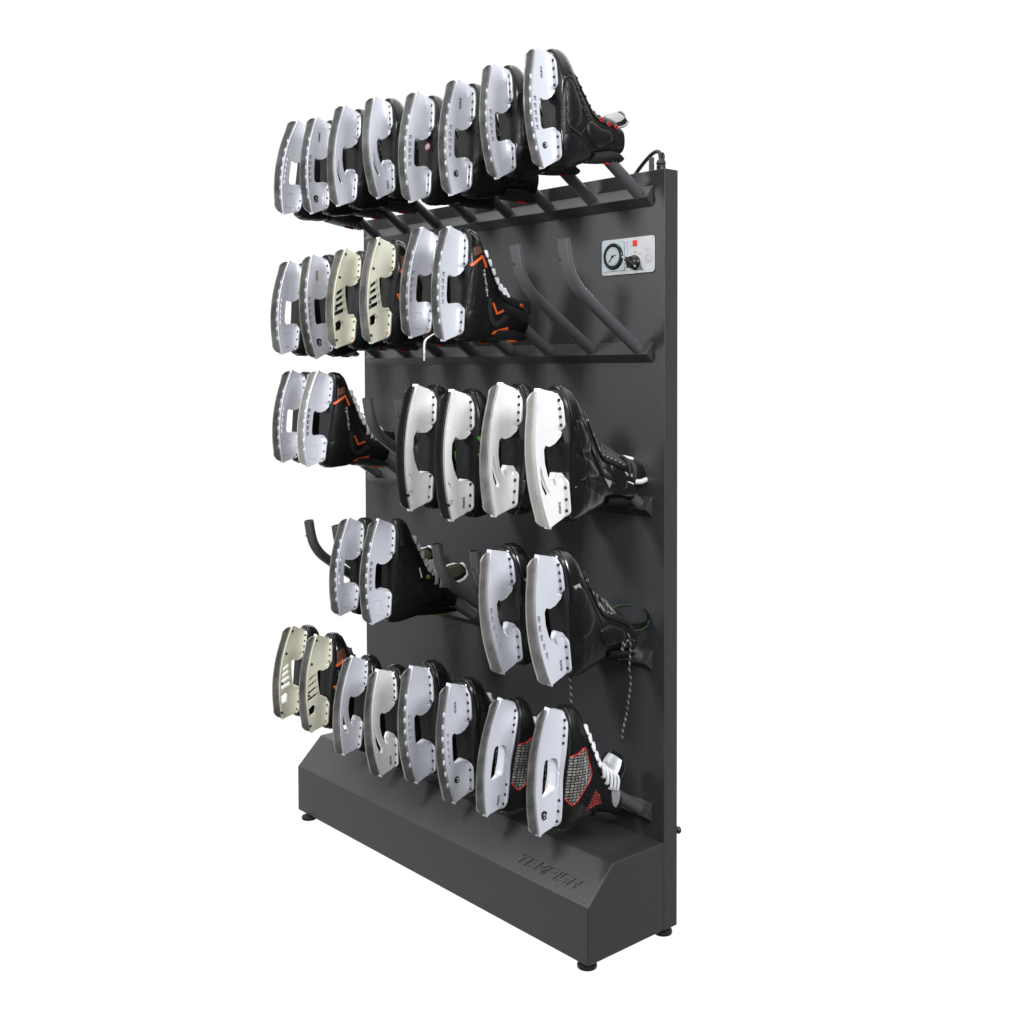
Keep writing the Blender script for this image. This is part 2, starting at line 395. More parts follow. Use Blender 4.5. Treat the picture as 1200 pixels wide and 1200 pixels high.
kn = B().lathe([(.0155,0),(.0155,.003),(.0135,.005),(.0125,.014),(.011,.016)], (1.021,-.0047,1.394), (0,-1,0), 30)
kn.tube([(1.008,-.019,1.402),(1.034,-.019,1.386)], .0048, 8)
cpart('selector_knob', kn, knobm, 30)
cpart('knob_pointer', B().tube([(1.001,-.0225,1.4065),(1.010,-.0225,1.401)], .0016, 6).tube([(1.032,-.0205,1.3872),(1.038,-.0205,1.3833)], .0018, 6), mat('knob_grey', (.35,.35,.35), .4))
mk = B()
for (x, z, r) in ((1.0225,1.4145,.0028),(1.0365,1.4115,.0024),(1.059,1.400,.0075)): mk.ring((x,-.0049 if x < 1.045 else -.0037,z), (0,1,0), r, .0004, 18, 4)
for x, z in ((1.0125,1.411),(1.0125,1.404),(1.056,1.418),(1.060,1.418)): mk.tube([(x-.0015,-.0049 if x < 1.045 else -.0037,z),(x+.0015,-.0049 if x < 1.045 else -.0037,z+.0015)], .0005, 4)
mk.tube([(1.020,-.0049,1.416),(1.025,-.0049,1.413)], .0005, 4)
cpart('panel_symbols', mk, printm)

# ------------------------------------------------------------------ skates: boot surface (local y = away from sole, z = towards toe)
LV = np.array([ # h, zf, zb, w
 (0,.108,-.106,.031),(.004,.114,-.110,.035),(.011,.118,-.113,.0375),(.022,.117,-.114,.0385),(.032,.110,-.114,.0375),(.040,.097,-.112,.0365),(.047,.081,-.110,.0350),
 (.056,.066,-.109,.0335),(.068,.047,-.106,.0322),(.079,.028,-.102,.0308),(.089,.012,-.098,.0302),(.102,.001,-.093,.0306),(.114,-.004,-.090,.0320),
 (.128,-.008,-.088,.0340),(.145,-.012,-.087,.0358),(.158,-.018,-.085,.0362),(.168,-.025,-.084,.0366)])
def prof(h): return [float(np.interp(h, LV[:,0], LV[:,k])) for k in (1,2,3)]
def wfac(u, h):
    f = float(np.interp(u, [-1,-.6,-.2,.15,.45,.7,1], [.80,.82,.84,.95,1,1,.98])); t = min(1, h/.09); return f*(1-t)+1*t
def surf(h, z):
    zf, zb, w_ = prof(h); zc, a = (zf+zb)/2, (zf-zb)/2; u = (z-zc)/a
    n = 2.5; uu = min(abs(u), .999)
    return w_*wfac(u, h)*(1-uu**n)**(1/n)
def onsurf(h, z, off=.0008, side=1):
    x = surf(h, z); e = .0015
    dh = (surf(h+e, z)-surf(max(0,h-e), z))/(2*e if h > e else h+e); dz = (surf(h, z+e)-surf(h, z-e))/(2*e)
    dh = max(-2, min(2, dh)); dz = max(-3, min(3, dz))
    nv = Vector((1, -dh, -dz)).normalized()
    return Vector((side*(x+nv.x*off), h+nv.y*off, z+nv.z*off))
def boot_body():
    hs = list(np.unique(np.concatenate([LV[:,0], (LV[1:,0]+LV[:-1,0])/2]))); n = 56; V = []; N = 2.5
    def rg(h, sc_=1.0, dy=0):
        zf, zb, w_ = prof(h); zc, a = (zf+zb)/2, (zf-zb)/2; o = []
        for j in range(n):
            t = 2*math.pi*j/n; c, s = math.cos(t), math.sin(t)
            u = math.copysign(abs(c)**(2/N), c); xx = math.copysign(abs(s)**(2/N), s)
            # collar dips towards the front and rises to the back
            hh = h + dy + (.006*max(0, -c)**2 if h > .15 else 0) - (.0 if h < .15 else .010*max(0, c)**3)
            o.append((w_*wfac(u, h)*xx*sc_, hh, zc+a*u*(sc_ if sc_ == 1 else (a-.004)/a)))
        return o
    for h in hs: V += rg(h)
    k = len(hs)
    V += rg(.168, .93, .0025); V += rg(.167, .84, .0); V += rg(.125, .80); V += rg(.08, .74); V += rg(.03, .74); k2 = k+5
    Fc = [[i*n+j, i*n+(j+1)%n, (i+1)*n+(j+1)%n, (i+1)*n+j] for i in range(k2-1) for j in range(n)]
    mi = [0 if i < k+1 else 1 for i in range(k2-1) for j in range(n)]
    Fc.append(list(range(n))[::-1]); mi.append(0)
    Fc.append([(k2-1)*n+j for j in range(n)]); mi.append(1)
    return V, Fc, mi
BV, BF, BMI = boot_body()
def patch(polys, off=.0010, g=.0035, side=1, dome=0):
    V = []; Fc = []
    for P in polys:
        v, tr = tri2d(P, [], g)
        for sd in (side,):
            n = len(V); Pb = np.array(densify(P, g)); dm = lambda h, z: dome*(1-math.exp(-float(np.min(np.hypot(Pb[:,0]-h, Pb[:,1]-z)))/.006)) if dome else 0
            V += [onsurf(h, z, off+dm(h, z), sd) for h, z in v]
            Fc += [[i+n for i in (t if sd > 0 else t[::-1])] for t in tr]
            # thin turned-in rim
            m_ = len(V); ec = {}
            for t in tr:
                for i in range(3): ec.setdefault(frozenset((t[i], t[(i+1) % 3])), []).append((t[i], t[(i+1) % 3]))
            ring = [L[0] for L in ec.values() if len(L) == 1]; mp = {}
            for a_, b_ in ring:
                for q in (a_, b_):
                    if q not in mp: mp[q] = len(V); V.append(onsurf(*v[q], -.0006, sd))
                Fc.append([a_+n, b_+n, mp[b_], mp[a_]])
    return V, Fc
def strip(P, wd):       # polyline -> outline
    P = smooth_pts(P, 4) if len(P) > 3 else P
    P = [np.array(p, float) for p in P]; L = []; R = []
    for i, p in enumerate(P):
        d = P[min(i+1, len(P)-1)]-P[max(i-1, 0)]; d /= np.linalg.norm(d); nn = np.array([-d[1], d[0]])
        f = 1.0
        L.append(tuple(p+nn*wd/2*f)); R.append(tuple(p-nn*wd/2*f))
    return L+R[::-1]
def tubes_on(P, r, off=.0008, n=6, sides=(1,-1)):
    b = B(); P = densify(P, .004, False)
    for sd in sides: b.tube([onsurf(h, z, off, sd) for h, z in P], r, n)
    return b
def text_on(p0, p1, hgt, word='TEMPISH', r=None, off=.0014):
    s, Lw_ = strokes(word, .35); p0 = np.array(p0); p1 = np.array(p1); d = (p1-p0); L = np.linalg.norm(d); d = d/L; nn = np.array([-d[1], d[0]])
    b = B(); r = r or hgt*.11
    for st_ in s:
        P = [tuple(p0+d*(u/Lw_*L+v*hgt*.15)+nn*(v*hgt)) for u, v in st_]
        P = densify(P, .003, False); b.tube([onsurf(h, z, off, 1) for h, z in P], r, 5)
    return b
TH_ = lambda h: prof(h)[0]     # throat line
def zfront(h): return TH_(h)

def warp_mesh(me, k):
    if k >= 1: return me
    for q in me.vertices:
        q.co = warp(q.co, k)
    return me
def warp(p, k):
    p = Vector(p)
    if k < .74 and p.y > .03: p.z -= .024*math.exp(-((p.y-.078)/.022)**2)*max(0, min(1, (p.z+.08)/.10))*(1 if p.y > .03 else 0)
    if k < 1 and p.y > .09:
        t = min(1, (p.y-.09)/.078); p.y = .09+(p.y-.09)*k; p.z -= .018*t
    return p
def make_boot(v):      # returns list of (name, mesh, subparts) for variant dict v
    parts = []
    me = mesh('boot_shell', BV, BF, [v.get('body', leather), lining], 40, BMI)
    bm = bmesh.new(); bm.from_mesh(me); bmesh.ops.recalc_face_normals(bm, faces=bm.faces); bm.to_mesh(me); bm.free()
    sub = []
    # toe cap: shell of the front of the boot, slightly proud
    idx = []; 
    for f in BF[:-2]:
        if any(i >= 56*29 for i in f): continue
        c = np.mean([BV[i] for i in f], axis=0)
        if c[2] > .064+.25*(c[1]-.02) and c[1] < .062: idx.append(f)
    vv = {}; V = []; Fc = []
    for f in idx:
        g = []
        for i in f:
            if i not in vv:
                p = Vector(BV[i]); cdir = Vector((p.x, (p.y-.028)*1.6, (p.z-.05))).normalized(); vv[i] = len(V); V.append(p+cdir*.0014)
            g.append(vv[i])
        Fc.append(g)
    sub.append(('toe_cap', mesh('toe_cap', V, Fc, v.get('cap', gloss), 50)))
    # sole welt line
    welt = []
    # quarter panel, heel counter, ankle padding relief
    heel = [(.003,-.060),(.02,-.050),(.045,-.062),(.070,-.078),(.085,-.094),(.06,-.1035),(.03,-.1115),(.008,-.109)]
    ey = [(h, zfront(h)-.0035) for h in np.linspace(.046,.150,12)] + [(h, zfront(h)-.022) for h in np.linspace(.150,.054,12)]
    for sd in (1, -1):
        sub.append(('heel_counter', mesh('heel_counter', *patch([smooth_pts(heel, 3, True)], .0014, side=sd, dome=v.get('hd', .0016)), v.get('counter', leather), 60)))
        if v.get('pad', True): sub.append(('ankle_pad', mesh('ankle_pad', *patch([smooth_pts([(.066,-.030),(.082,-.022),(.106,-.034),(.128,-.040),(.134,-.060),(.112,-.072),(.084,-.074),(.068,-.054)], 3, True)], .0006, .0032, sd, .0048), v.get('counter', leather), 60)))
        for P in v.get('pads', []): sub.append(('side_pad', mesh('side_pad', *patch([smooth_pts(P, 3, True)], .0004, .0030, sd, .0026), v.get('counter', leather), 60)))
        sub.append(('eyestay', mesh('eyestay', *patch([ey], .0030, .003, sd), v.get('stay', leather), 60)))
        for nm, m_, polys in v.get('patches', []):
            for P in polys: sub.append((nm, mesh(nm, *patch([P], .0014, .0028, sd), m_, 60)))
        for nm, m_, lines, wd in v.get('strips', []):
            for P in lines: sub.append((nm, mesh(nm, *patch([strip(P, wd)], .0024, .0025, sd), m_, 60)))
        for nm, m_, lines, r in v.get('piping', []):
            for P in lines: sub.append((nm, tubes_on(P, r, sides=(sd,)).mesh(nm, m_, 60)))
        for P in ([(.012,.05),(.016,.0),(.014,-.045)], [(.030,.058),(.055,.020),(.075,-.02),(.080,-.05)], [(.048,-.045),(.085,-.055),(.12,-.056)]):
            sub.append(('seam', tubes_on(smooth_pts(P, 4), .0007, .0003, 5, (sd,)).mesh('seam', v.get('seam', leather), 60)))
    if 'text' in v:
        m_, p0, p1, hg = v['text']; sub.append(('lettering', text_on(p0, p1, hg).mesh('lettering', m_, 60)))
    parts.append(('boot_shell', me, sub))
    # outsole
    so = []
    n = 48; N = 2.6
    for (dy, gr) in ((.0085, -.001), (.0075, .0012), (.0035, .0016), (.0008, -.0004), (.0003, -.005)):
        for j in range(n):
            t = 2*math.pi*j/n; c, s = math.cos(t), math.sin(t); u = math.copysign(abs(c)**(2/N), c)
            f = float(np.interp(u, [-1,-.7,-.25,.15,.45,.7,1], [.86,.86,.72,.92,1.04,1.02,.95]))
            so.append(((.0345+gr)*f*math.copysign(abs(s)**(2/N), s), dy, .003+(.1135+gr)*u))
    Fc = [[i*n+j, i*n+(j+1)%n, (i+1)*n+(j+1)%n, (i+1)*n+j] for i in range(4) for j in range(n)] + [[4*n+j for j in range(n)], list(range(n))[::-1]]
    parts.append(('outsole', mesh('outsole', so, Fc, solem, 40), []))
    # tongue
    tl = v.get('tongue', dict(m=felt, rim=felt)); ext = tl.get('ext', 0.0)
    pth = smooth_pts([(.050,.066),(.072,.036),(.092,.007),(.120,-.006),(.148,-.014),(.170+ext*.4,-.014+tl.get('dz',0)*.5),(.190+ext,-.010+tl.get('dz',0))], 3)
    V = []; m2 = 13
    K = len(pth)
    for i, (h, z) in enumerate(pth):
        s = i/(K-1); ww = .016+.013*min(1, s*1.2); 
        if s > .86: ww *= math.sqrt(max(.05, 1-((s-.86)/.14)**2*.85))
        dh = pth[min(i+1,K-1)][0]-pth[max(i-1,0)][0]; dz = pth[min(i+1,K-1)][1]-pth[max(i-1,0)][1]; l = math.hypot(dh, dz); ny, nz = -dz/l*-1, dh/l
        # normal pointing forward/up
        nh, nz = (-dz/l, dh/l) if dh > 0 else (dz/l, -dh/l)
        row = []
        for layer in (0, 1):
            for j in range(m2):
                t = -1+2*j/(m2-1); cu = .007*t*t*(1.6 if s < .75 else 1.6); o = (.0025 if layer == 0 else -.0035)*(1-.5*abs(t)**4) - cu
                f_ = max(0, min(1, (s-.55)/.3)); ph = tl.get('twist', .5)*f_*f_*(3-2*f_); X_, N_ = ww*t, o
                row.append((X_*math.cos(ph)+N_*math.sin(ph), h+nh*(N_*math.cos(ph)-X_*math.sin(ph)), z+nz*(N_*math.cos(ph)-X_*math.sin(ph))))
        V += row[:m2] + row[m2:][::-1]
    n = 2*m2
    Fc = [[i*n+j, i*n+(j+1)%n, (i+1)*n+(j+1)%n, (i+1)*n+j] for i in range(K-1) for j in range(n)] + [list(range(n)), [(K-1)*n+j for j in range(n)][::-1]]
    tsub = []
    # rim round the tongue tip
    rim = []
    for i in range(int(K*.62), K): rim.append(Vector(V[i*n]))
    for j in range(1, m2-1): rim.append(Vector(V[(K-1)*n+j]))
    for i in range(K-1, int(K*.62)-1, -1): rim.append(Vector(V[i*n+m2-1]))
    tsub.append(('tongue_rim', B().tube(rim, tl.get('rr', .0026), 8).mesh('tongue_rim', tl['rim'], 60)))
    if 'pad' in tl:
        i0 = int(K*.72); pv = []
        for i in range(i0, K-1):
            for j in range(2, m2-2): p = V[i*n+j]; q = V[i*n+n-1-j]; d_ = (Vector(p)-Vector(q)).normalized(); pv.append(Vector(p)+d_*.001)
        mm = m2-4; tsub.append(('tongue_pad', mesh('tongue_pad', pv, [[i*mm+j, i*mm+j+1, (i+1)*mm+j+1, (i+1)*mm+j] for i in range(K-2-i0) for j in range(mm-1)], tl['pad'], 60)))
    parts.append(('tongue', mesh('tongue', V, Fc, tl['m'], 50), tsub))
    # laces and eyelets
    lm = v.get('lace', white_l); r = v.get('lr', .0036); hs = list(np.linspace(.052, .116, 7)) if not v.get('top') else list(np.linspace(.052, .150, 10))
    b = B()
    for k in range(len(hs)-1):
        for a_, c_ in ((1, -1), (-1, 1)):
            h0, h1 = hs[k], hs[k+1]
            q0 = onsurf(h0, zfront(h0)-.010, .0025, a_); q1 = onsurf(h1, zfront(h1)-.010, .0025, c_)
            hm = (h0+h1)/2; mid = Vector((0, hm+.006, zfront(hm)+.0085)); e0 = Vector((a_*.013, h0+.004+.001*k%2, zfront(h0)+.0055)); e1 = Vector((c_*.013, h1+.002, zfront(h1)+.0045))
            b.tube(smooth_pts([q0, e0, mid, e1, q1], 4), r, 8, .55, up=(0,1,1), round_ends=True)
    if v.get('bow'):
        hb = hs[-1]; c0 = Vector((.002, hb+.002, zfront(hb)+.010)); nb = v['bow']
        for k in range(nb):                      # strands fanning out of the knot over the side of the boot
            t = k-(nb-1)/2; hh = min(.160, hb+.006+.0115*t)
            e = onsurf(hh, zfront(hh)-.026+.003*abs(t), .006, 1); m1 = Vector((.016, hb+.004+.006*t, zfront(hb)+.010-.002*abs(t)))
            m2_ = Vector((max(.026, e.x-.002), (hh+m1.y)/2+.003*t, (m1.z+e.z)/2+.007))
            b.tube(smooth_pts([c0, m1, m2_, e, e+Vector((-.006,.001,-.003))], 5), r*.92, 8, .7, up=(0,1,0), round_ends=True)
        for sg in (-1, 1):
            lp = Vector((-.010, .004*sg, .006)); b.tube(smooth_pts([c0, c0+lp+Vector((0,.010*sg,0)), c0+lp*2.2, c0+lp-Vector((0,.004*sg,0)), c0], 5), r*.8, 8, .7, up=(0,1,0))
        b.ball(tuple(c0), .0065, .006, .006)
    k_ = v.get('k', 1)
    b.V = [tuple(warp(q, k_)) for q in b.V]
    for P in v.get('hang', []): b.tube(smooth_pts(P, 6), .0023, 7)
    parts.append(('lace', b.mesh('lace', lm, 60), []))
    em = v.get('eyelet', dark_r)
    eh = list(hs[:-1])
    el = B().ring((0,0,0), (1,0,0), .0024, .0010, 12, 6).mesh('eyelet', v.get('eyelet_low', dark_r), 60)
    for h in eh: parts.append(('eyelet', el, [], onsurf(h, zfront(h)-.0125, .0022, 1)))
    et = B().ring((0,0,0), (1,0,0), .0034, .0015, 14, 6).mesh('eyelet', em, 60)
    for h, z in v.get('top_eyelets', []): parts.append(('eyelet', et, [], onsurf(h, z, .0026, 1)))
    # tendon guard
    gm = v.get('guard', guardm); V = []; rows = 9; m3 = 17
    gl = v.get('glen', 1.0)
    for i in range(rows):
        s = i/(rows-1); h = .088+s*(.098*gl); 
        zb = float(np.interp(h, [.088,.12,.158,.186,.21], [-.1010,-.1010,-.0985,-.096,-.094])); half = math.radians(float(np.interp(s, [0,.45,.8,1], [60,70,60,34]))); rad = .0315
        for ly in (0, 1):
            rr_ = rad+(.0022 if ly == 0 else -.0008)
            row = []
            for j in range(m3):
                a = -half+2*half*j/(m3-1); row.append((rr_*math.sin(a), h-.012*s*(abs(a)/1.2)**2, zb+rad-rr_*math.cos(a)))
            V += row if ly == 0 else row[::-1]
    n = 2*m3
    Fc = [[i*n+j, i*n+(j+1)%n, (i+1)*n+(j+1)%n, (i+1)*n+j] for i in range(rows-1) for j in range(n)] + [list(range(n)), [(rows-1)*n+j for j in range(n)][::-1]]
    gs = []
    if v.get('guard_trim'):
        gs.append(('guard_trim', B().tube([Vector(V[q*n+m3//2+1])+Vector((.001,0,-.0006)) for q in (4,5,6)], .0026, 8).mesh('guard_trim', v['guard_trim'], 60)))
    if v.get('guard_slots'):
        for q in range(3):
            i = 4+q; p = Vector(V[i*n+m3-3]); p2 = Vector(V[(i+1)*n+m3-6]); 
            gs.append(('guard_slot', B().tube([p+Vector((.0006,0,-.0006)), p2+Vector((.0006,0,-.0010))], .0017, 6).mesh('guard_slot', rubber, 60)))
    parts.append(('tendon_guard', mesh('tendon_guard', V, Fc, gm, 50), gs))
    for p in parts:
        if p[0] not in ('lace', 'eyelet', 'outsole'): warp_mesh(p[1], k_)
        for q in p[2]: warp_mesh(q[1], k_)
    parts = [p if len(p) < 4 else (p[0], p[1], p[2], warp(p[3], k_)) for p in parts]
    return parts

# ------------------------------------------------------------------ blade holders
def ylow(z): return -.035-.0205*(1-min(1, abs(z)/.118)**2)
LOW = [(ylow(z)+(0 if abs(z) < .1179 else 0), z) for z in np.linspace(-.118, .118, 30)]
GAP = [.034, -.040]            # where the flange stops either side of the arch
def wid(y, z):
    t = max(0, min(1, (y+.034)/.025)); w_ = .0042+.0055*t**1.6
    if y-ylow(z) < .0036: w_ = .0070
    if y > -.012:
        d = 1.0
        if z > GAP[0]-.002: d = min(.106-z, (z-GAP[0])*1.3)
        elif z < GAP[1]+.002: d = min((GAP[1]-z)*1.3, z+.103)
        k = max(0, min(1, d/.020)); k = math.sqrt(max(0, 1-(1-k)**2))
        q = min(1, (y+.012)/.012); w_ = w_+(.0165-w_)*q*q*k
    return w_
def hook(front, back):        # upper side of the holder, toe end to heel end
    return [(-.022,.1135),(-.010,.110),(0,.104)] + front + back + [(0,-.100),(-.010,-.1055),(-.024,-.1125)]
HOLD = {}
HOLD['slotted'] = dict(gap=[.038,-.044], up=hook([(0,.038),(-.0025,.030),(-.008,.022),(-.016,.017),(-.024,.0165),(-.030,.020),(-.0345,.016),(-.0355,.010)],
        [(-.0350,-.022),(-.0335,-.036),(-.029,-.041),(-.020,-.039),(-.012,-.037),(-.005,-.038),(0,-.044)]),
        holes=[[(ylow(z)+.0060,z-.0048),(ylow(z)+.0128,z-.0048),(ylow(z)+.0128,z+.0048),(ylow(z)+.0060,z+.0048)] for z in (.018,.004,-.010,-.024,-.038)], bumps=True)
HOLD['curved'] = dict(up=hook([(0,.044),(-.003,.033),(-.012,.023),(-.022,.019),(-.030,.022),(-.034,.015)],
        [(-.034,-.008),(-.030,-.028),(-.024,-.042),(-.018,-.050),(-.0145,-.048),(-.017,-.036),(-.012,-.027),(-.005,-.027),(0,-.036)]),
        gap=[.044,-.036], holes=[smooth_pts([(-.0445,-.010),(-.0395,-.030),(-.033,-.048),(-.0265,-.060),(-.0320,-.067),(-.040,-.056),(-.0460,-.036)], 2, True)])
HOLD['curved_slots'] = dict(up=HOLD['curved']['up'], gap=[.044,-.036],
        holes=[[(ylow(z)+.005+k,z-.0062),(ylow(z)+.0105+k,z-.0062),(ylow(z)+.0105+k,z+.0062),(ylow(z)+.005+k,z+.0062)] for z, k in ((.006,0),(-.011,0),(-.028,.001),(-.045,.003),(-.062,.0045))])
HOLD['truss'] = dict(gap=[.046,-.042],up=hook([(0,.046),(-.004,.036),(-.014,.030),(-.024,.032),(-.028,.028)],
        [(-.026,.010),(-.022,-.012),(-.017,-.034),(-.011,-.036),(-.004,-.034),(0,-.042)]),
        holes=[[(-.049,z-.001),(-.049,z-.0115),(-.031+o,z+.004),(-.031+o,z+.0145)] for z, o in ((.012,0),(-.003,.002),(-.018,.006),(-.034,.010))]
        + [[(-.047,-.062),(-.034,-.050),(-.024,-.058),(-.026,-.072),(-.042,-.080)]])
HOLD['strut'] = dict(gap=[.044,-.048],up=hook([(0,.044),(-.003,.036),(-.010,.029),(-.020,.028),(-.029,.034),(-.036,.020)],
        [(-.037,-.004),(-.032,-.024),(-.024,-.042),(-.017,-.049),(-.009,-.046),(-.004,-.044),(0,-.050)]),
        holes=[[(-.045,-.046),(-.038,-.052),(-.036,-.062),(-.044,-.060)], [(-.045,-.092),(-.034,-.090),(-.033,-.079),(-.044,-.080)]])
HOLD['closed'] = dict(gap=[0,0],up=[(-.022,.1135),(-.006,.112),(0,.108),(.0006,0.05),(.0006,-.05),(0,-.098),(-.010,-.104),(-.024,-.112)],
        holes=[smooth_pts([(-.036,.012),(-.030,.022),(-.014,.024),(-.007,.014),(-.007,-.030),(-.016,-.038),(-.030,-.048),(-.036,-.040)], 2, True)])
STEELOUT = [(-.040,-.108),(-.040,.108)]
def blade_mesh(m):
    P = []
    for z in np.linspace(.108, -.108, 26):
        P.append((ylow(z)-.0165+.0010*math.sin(z*12), z))
    up_ = smooth_pts([(-.0385,.1135),(-.0440,.1130),(-.0535,.1085)], 3)[:-1]
    P[0:2] = []; P = up_+[(-.0585,.1025)]+P[1:-2]+[(-.0590,-.1010),(-.0545,-.1070),(-.0475,-.1120),(-.0385,-.1140)]
    inner = [(ylow(z)+.006, z) for z in np.linspace(-.108, .108, 14)]
    return mesh('steel_blade', *slab(P+inner, [], .006, lambda y, z: .0019), m, 40)
def holder_mesh(kind, m):
    d = HOLD[kind]; GAP[:] = d.get('gap', [.034, -.040])
    up_ = d['up']
    V, Fc = slab(LOW+up_, d['holes'], .0026, wid)
    b = B().add(V, Fc)
    if d.get('bumps'):
        for z in (.060,.037,.014,-.009,-.032,-.055,-.078): b.ball((0, ylow(z)-.0012, z), .0034, .0042, .0066)
    g1, g0 = d.get('gap', [.034, -.040])
    def flange(z0, z1, r0, r1, hw, waist=0):
        P = []; n = 40
        for i in range(n+1):
            z = z0+(z1-z0)*(.5-.5*math.cos(math.pi*i/n)); a = min(1, (z-z0)/r0); c = min(1, (z1-z)/r1)
            x = hw*math.sqrt(max(.0, 1-(1-a)**2))*math.sqrt(max(.0, 1-(1-c)**2))
            if waist: x *= 1-waist*math.exp(-((z+.01)/.035)**2)
            P.append((max(x, .0005), z))
        P = P+[(-x, z) for x, z in P[::-1]]; n = len(P); V = []
        for y, sh in ((-.0034, .94), (-.0028, .99), (-.0002, 1.0)):
            V += [(x*sh, y, (z-(z0+z1)/2)*(1-(1-sh)*.4)+(z0+z1)/2) for x, z in P]
        b.add(V, [[i*n+j, i*n+(j+1)%n, (i+1)*n+(j+1)%n, (i+1)*n+j] for i in range(2) for j in range(n)]+[list(range(n))[::-1], [2*n+j for j in range(n)]])
    if kind == 'closed': flange(-.105, .107, .022, .030, .0245, .18)
    else: flange(g1-.003, .107, .014, .030, .0245); flange(-.104, g0+.003, .014, .013, .0235)
    return b.mesh('blade_holder', m, 32)
def disc(r, t, m, name): return B().lathe([(r,0),(r,t*.6),(r*.8,t)], (0,0,0), (1,0,0), 20).mesh(name, m, 30)
riv_d = B().lathe([(.0030,-.001),(.0029,.0007),(.0012,.0009)], (0,0,0), (.25,-1,0), 10).mesh('rivet', dark_r, 30)
riv_c = B().lathe([(.0030,-.001),(.0029,.0007),(.0012,.0009)], (0,0,0), (.25,-1,0), 10).mesh('rivet', copper, 30)
emb_me = disc(.0068, .0012, rubber, 'emblem'); eg = B()
eg.tube(smooth_pts([(.0014,-.003,.003),(.0014,.002,.002),(.0014,-.001,-.004)], 3), .0006, 5).tube([(.0014,.002,.004),(.0014,.003,-.002)], .0005, 5)
embg_me = eg.mesh('emblem_mark', white_t, 40)
def shield_mesh():
    P = [(-.008,.006),(-.002,.009),(.005,.006),(.007,.002),(.005,-.007),(-.002,-.009),(-.007,-.004)]
    b = B().add(*slab(P, [[(-.004,.002),(-.001,.005),(.001,.001),(-.002,-.001)],[(.002,.003),(.004,.001),(.003,-.003),(.0015,-.001)],[(-.003,-.003),(0,-.002),(.002,-.005),(-.001,-.0065)]], .003, lambda y, z: .0008)); return b.mesh('emblem', rubber, 0)
shield_me = shield_mesh()
def holder_text(y, z, L, hgt, r=.0005, word='TEMPISH'):
    s, Lw_ = strokes(word, .35); b = B()
    for st_ in s:
        P = [(y + v_*hgt - hgt/2, z + L/2 - u/Lw_*L) for u, v_ in st_]; b.tube([(wid(a_, c_)+.0003, a_, c_) for a_, c_ in P], r, 4)
    return b.mesh('lettering', rubber, 0)
ht_me = holder_text(-.026, .070, .022, .0042)
ht2_me = holder_text(-.012, -.085, .020, .0034)
def recess_mesh(m):
    b = B(); P = rrect(-.036, -.017, -.095, -.062, .003, 3); n = len(P)
    for i in range(n): a_, c_ = P[i], P[(i+1) % n]; b.tube([(wid(*a_)+.0002, *a_), (wid(*c_)+.0002, *c_)], .0008, 5)
    return b.mesh('moulded_frame', m, 40)

# ------------------------------------------------------------------ boot variants
sidepanel = smooth_pts([(.012,.052),(.030,.050),(.055,.020),(.062,-.005),(.050,-.035),(.022,-.040),(.012,-.01)], 3, True)
V_ = {}
V_['red'] = dict(pads=[[(.012,.052),(.030,.050),(.040,.030),(.052,.006),(.050,-.022),(.034,-.038),(.014,-.036),(.010,.0)]], lace=white_l, lr=.0052, top_eyelets=[(.108,-.020),(.126,-.028),(.145,-.033)], eyelet=red, guard_trim=red, guard_slots=True, text=(dgrey, (.036,.050), (.066,-.022), .0075),
    patches=[('side_panel', dgrey, [[(.010,.038),(.022,.036),(.036,-.032),(.024,-.036)]])], strips=[('side_stripe', dgrey, [[(.006,.056),(.030,.062)], [(.014,-.036),(.045,-.052),(.062,-.036)], [(.080,-.060),(.10,-.072),(.12,-.062),(.11,-.05)]], .004)],
    tongue=dict(m=felt, rim=grey_f, pad=grey_f, ext=.010, dz=.016))
V_['orange'] = dict(pad=False, lace=white_l, lr=.0050, top_eyelets=[(.146,-.029)], eyelet=orange, guard=dgrey, guard_trim=orange, text=(white_t, (.030,.036), (.047,-.018), .0048),
    strips=[('chevron', orange, [[(.002,.040),(.028,.0625),(.042,.041)]], .0052), ('lower_chevron', orange, [[(.0675,-.030),(.0805,-.051),(.099,-.042)]], .0045), ('heel_stripe', orange, [[(.078,-.0915),(.095,-.085),(.118,-.0775)]], .0045),
            ('ankle_band', dgrey, [[(.056,-.02),(.064,-.058),(.084,-.072),(.108,-.052)]], .011)],
    patches=[('toe_mesh', brown, [[(.004,.058),(.004,.076),(.026,.084),(.030,.070)]])], tongue=dict(m=felt, rim=felt, ext=.006, dz=-.004))
V_['bow'] = dict(V_['orange'], bow=4)
V_['blue'] = dict(lace=black_l, guard=dgrey, guard_trim=red, eyelet=orange,
    strips=[('orange_stripe', orange, [[(.006,-.004),(.020,-.030),(.030,-.06)], [(.006,.044),(.024,.058)]], .0055)],
    patches=[('toe_mesh', brown, [[(.004,.048),(.004,.078),(.026,.086),(.034,.060)]]), ('side_panel', blue_g, [[(.010,.035),(.028,.020),(.030,-.035),(.018,-.01)]])])
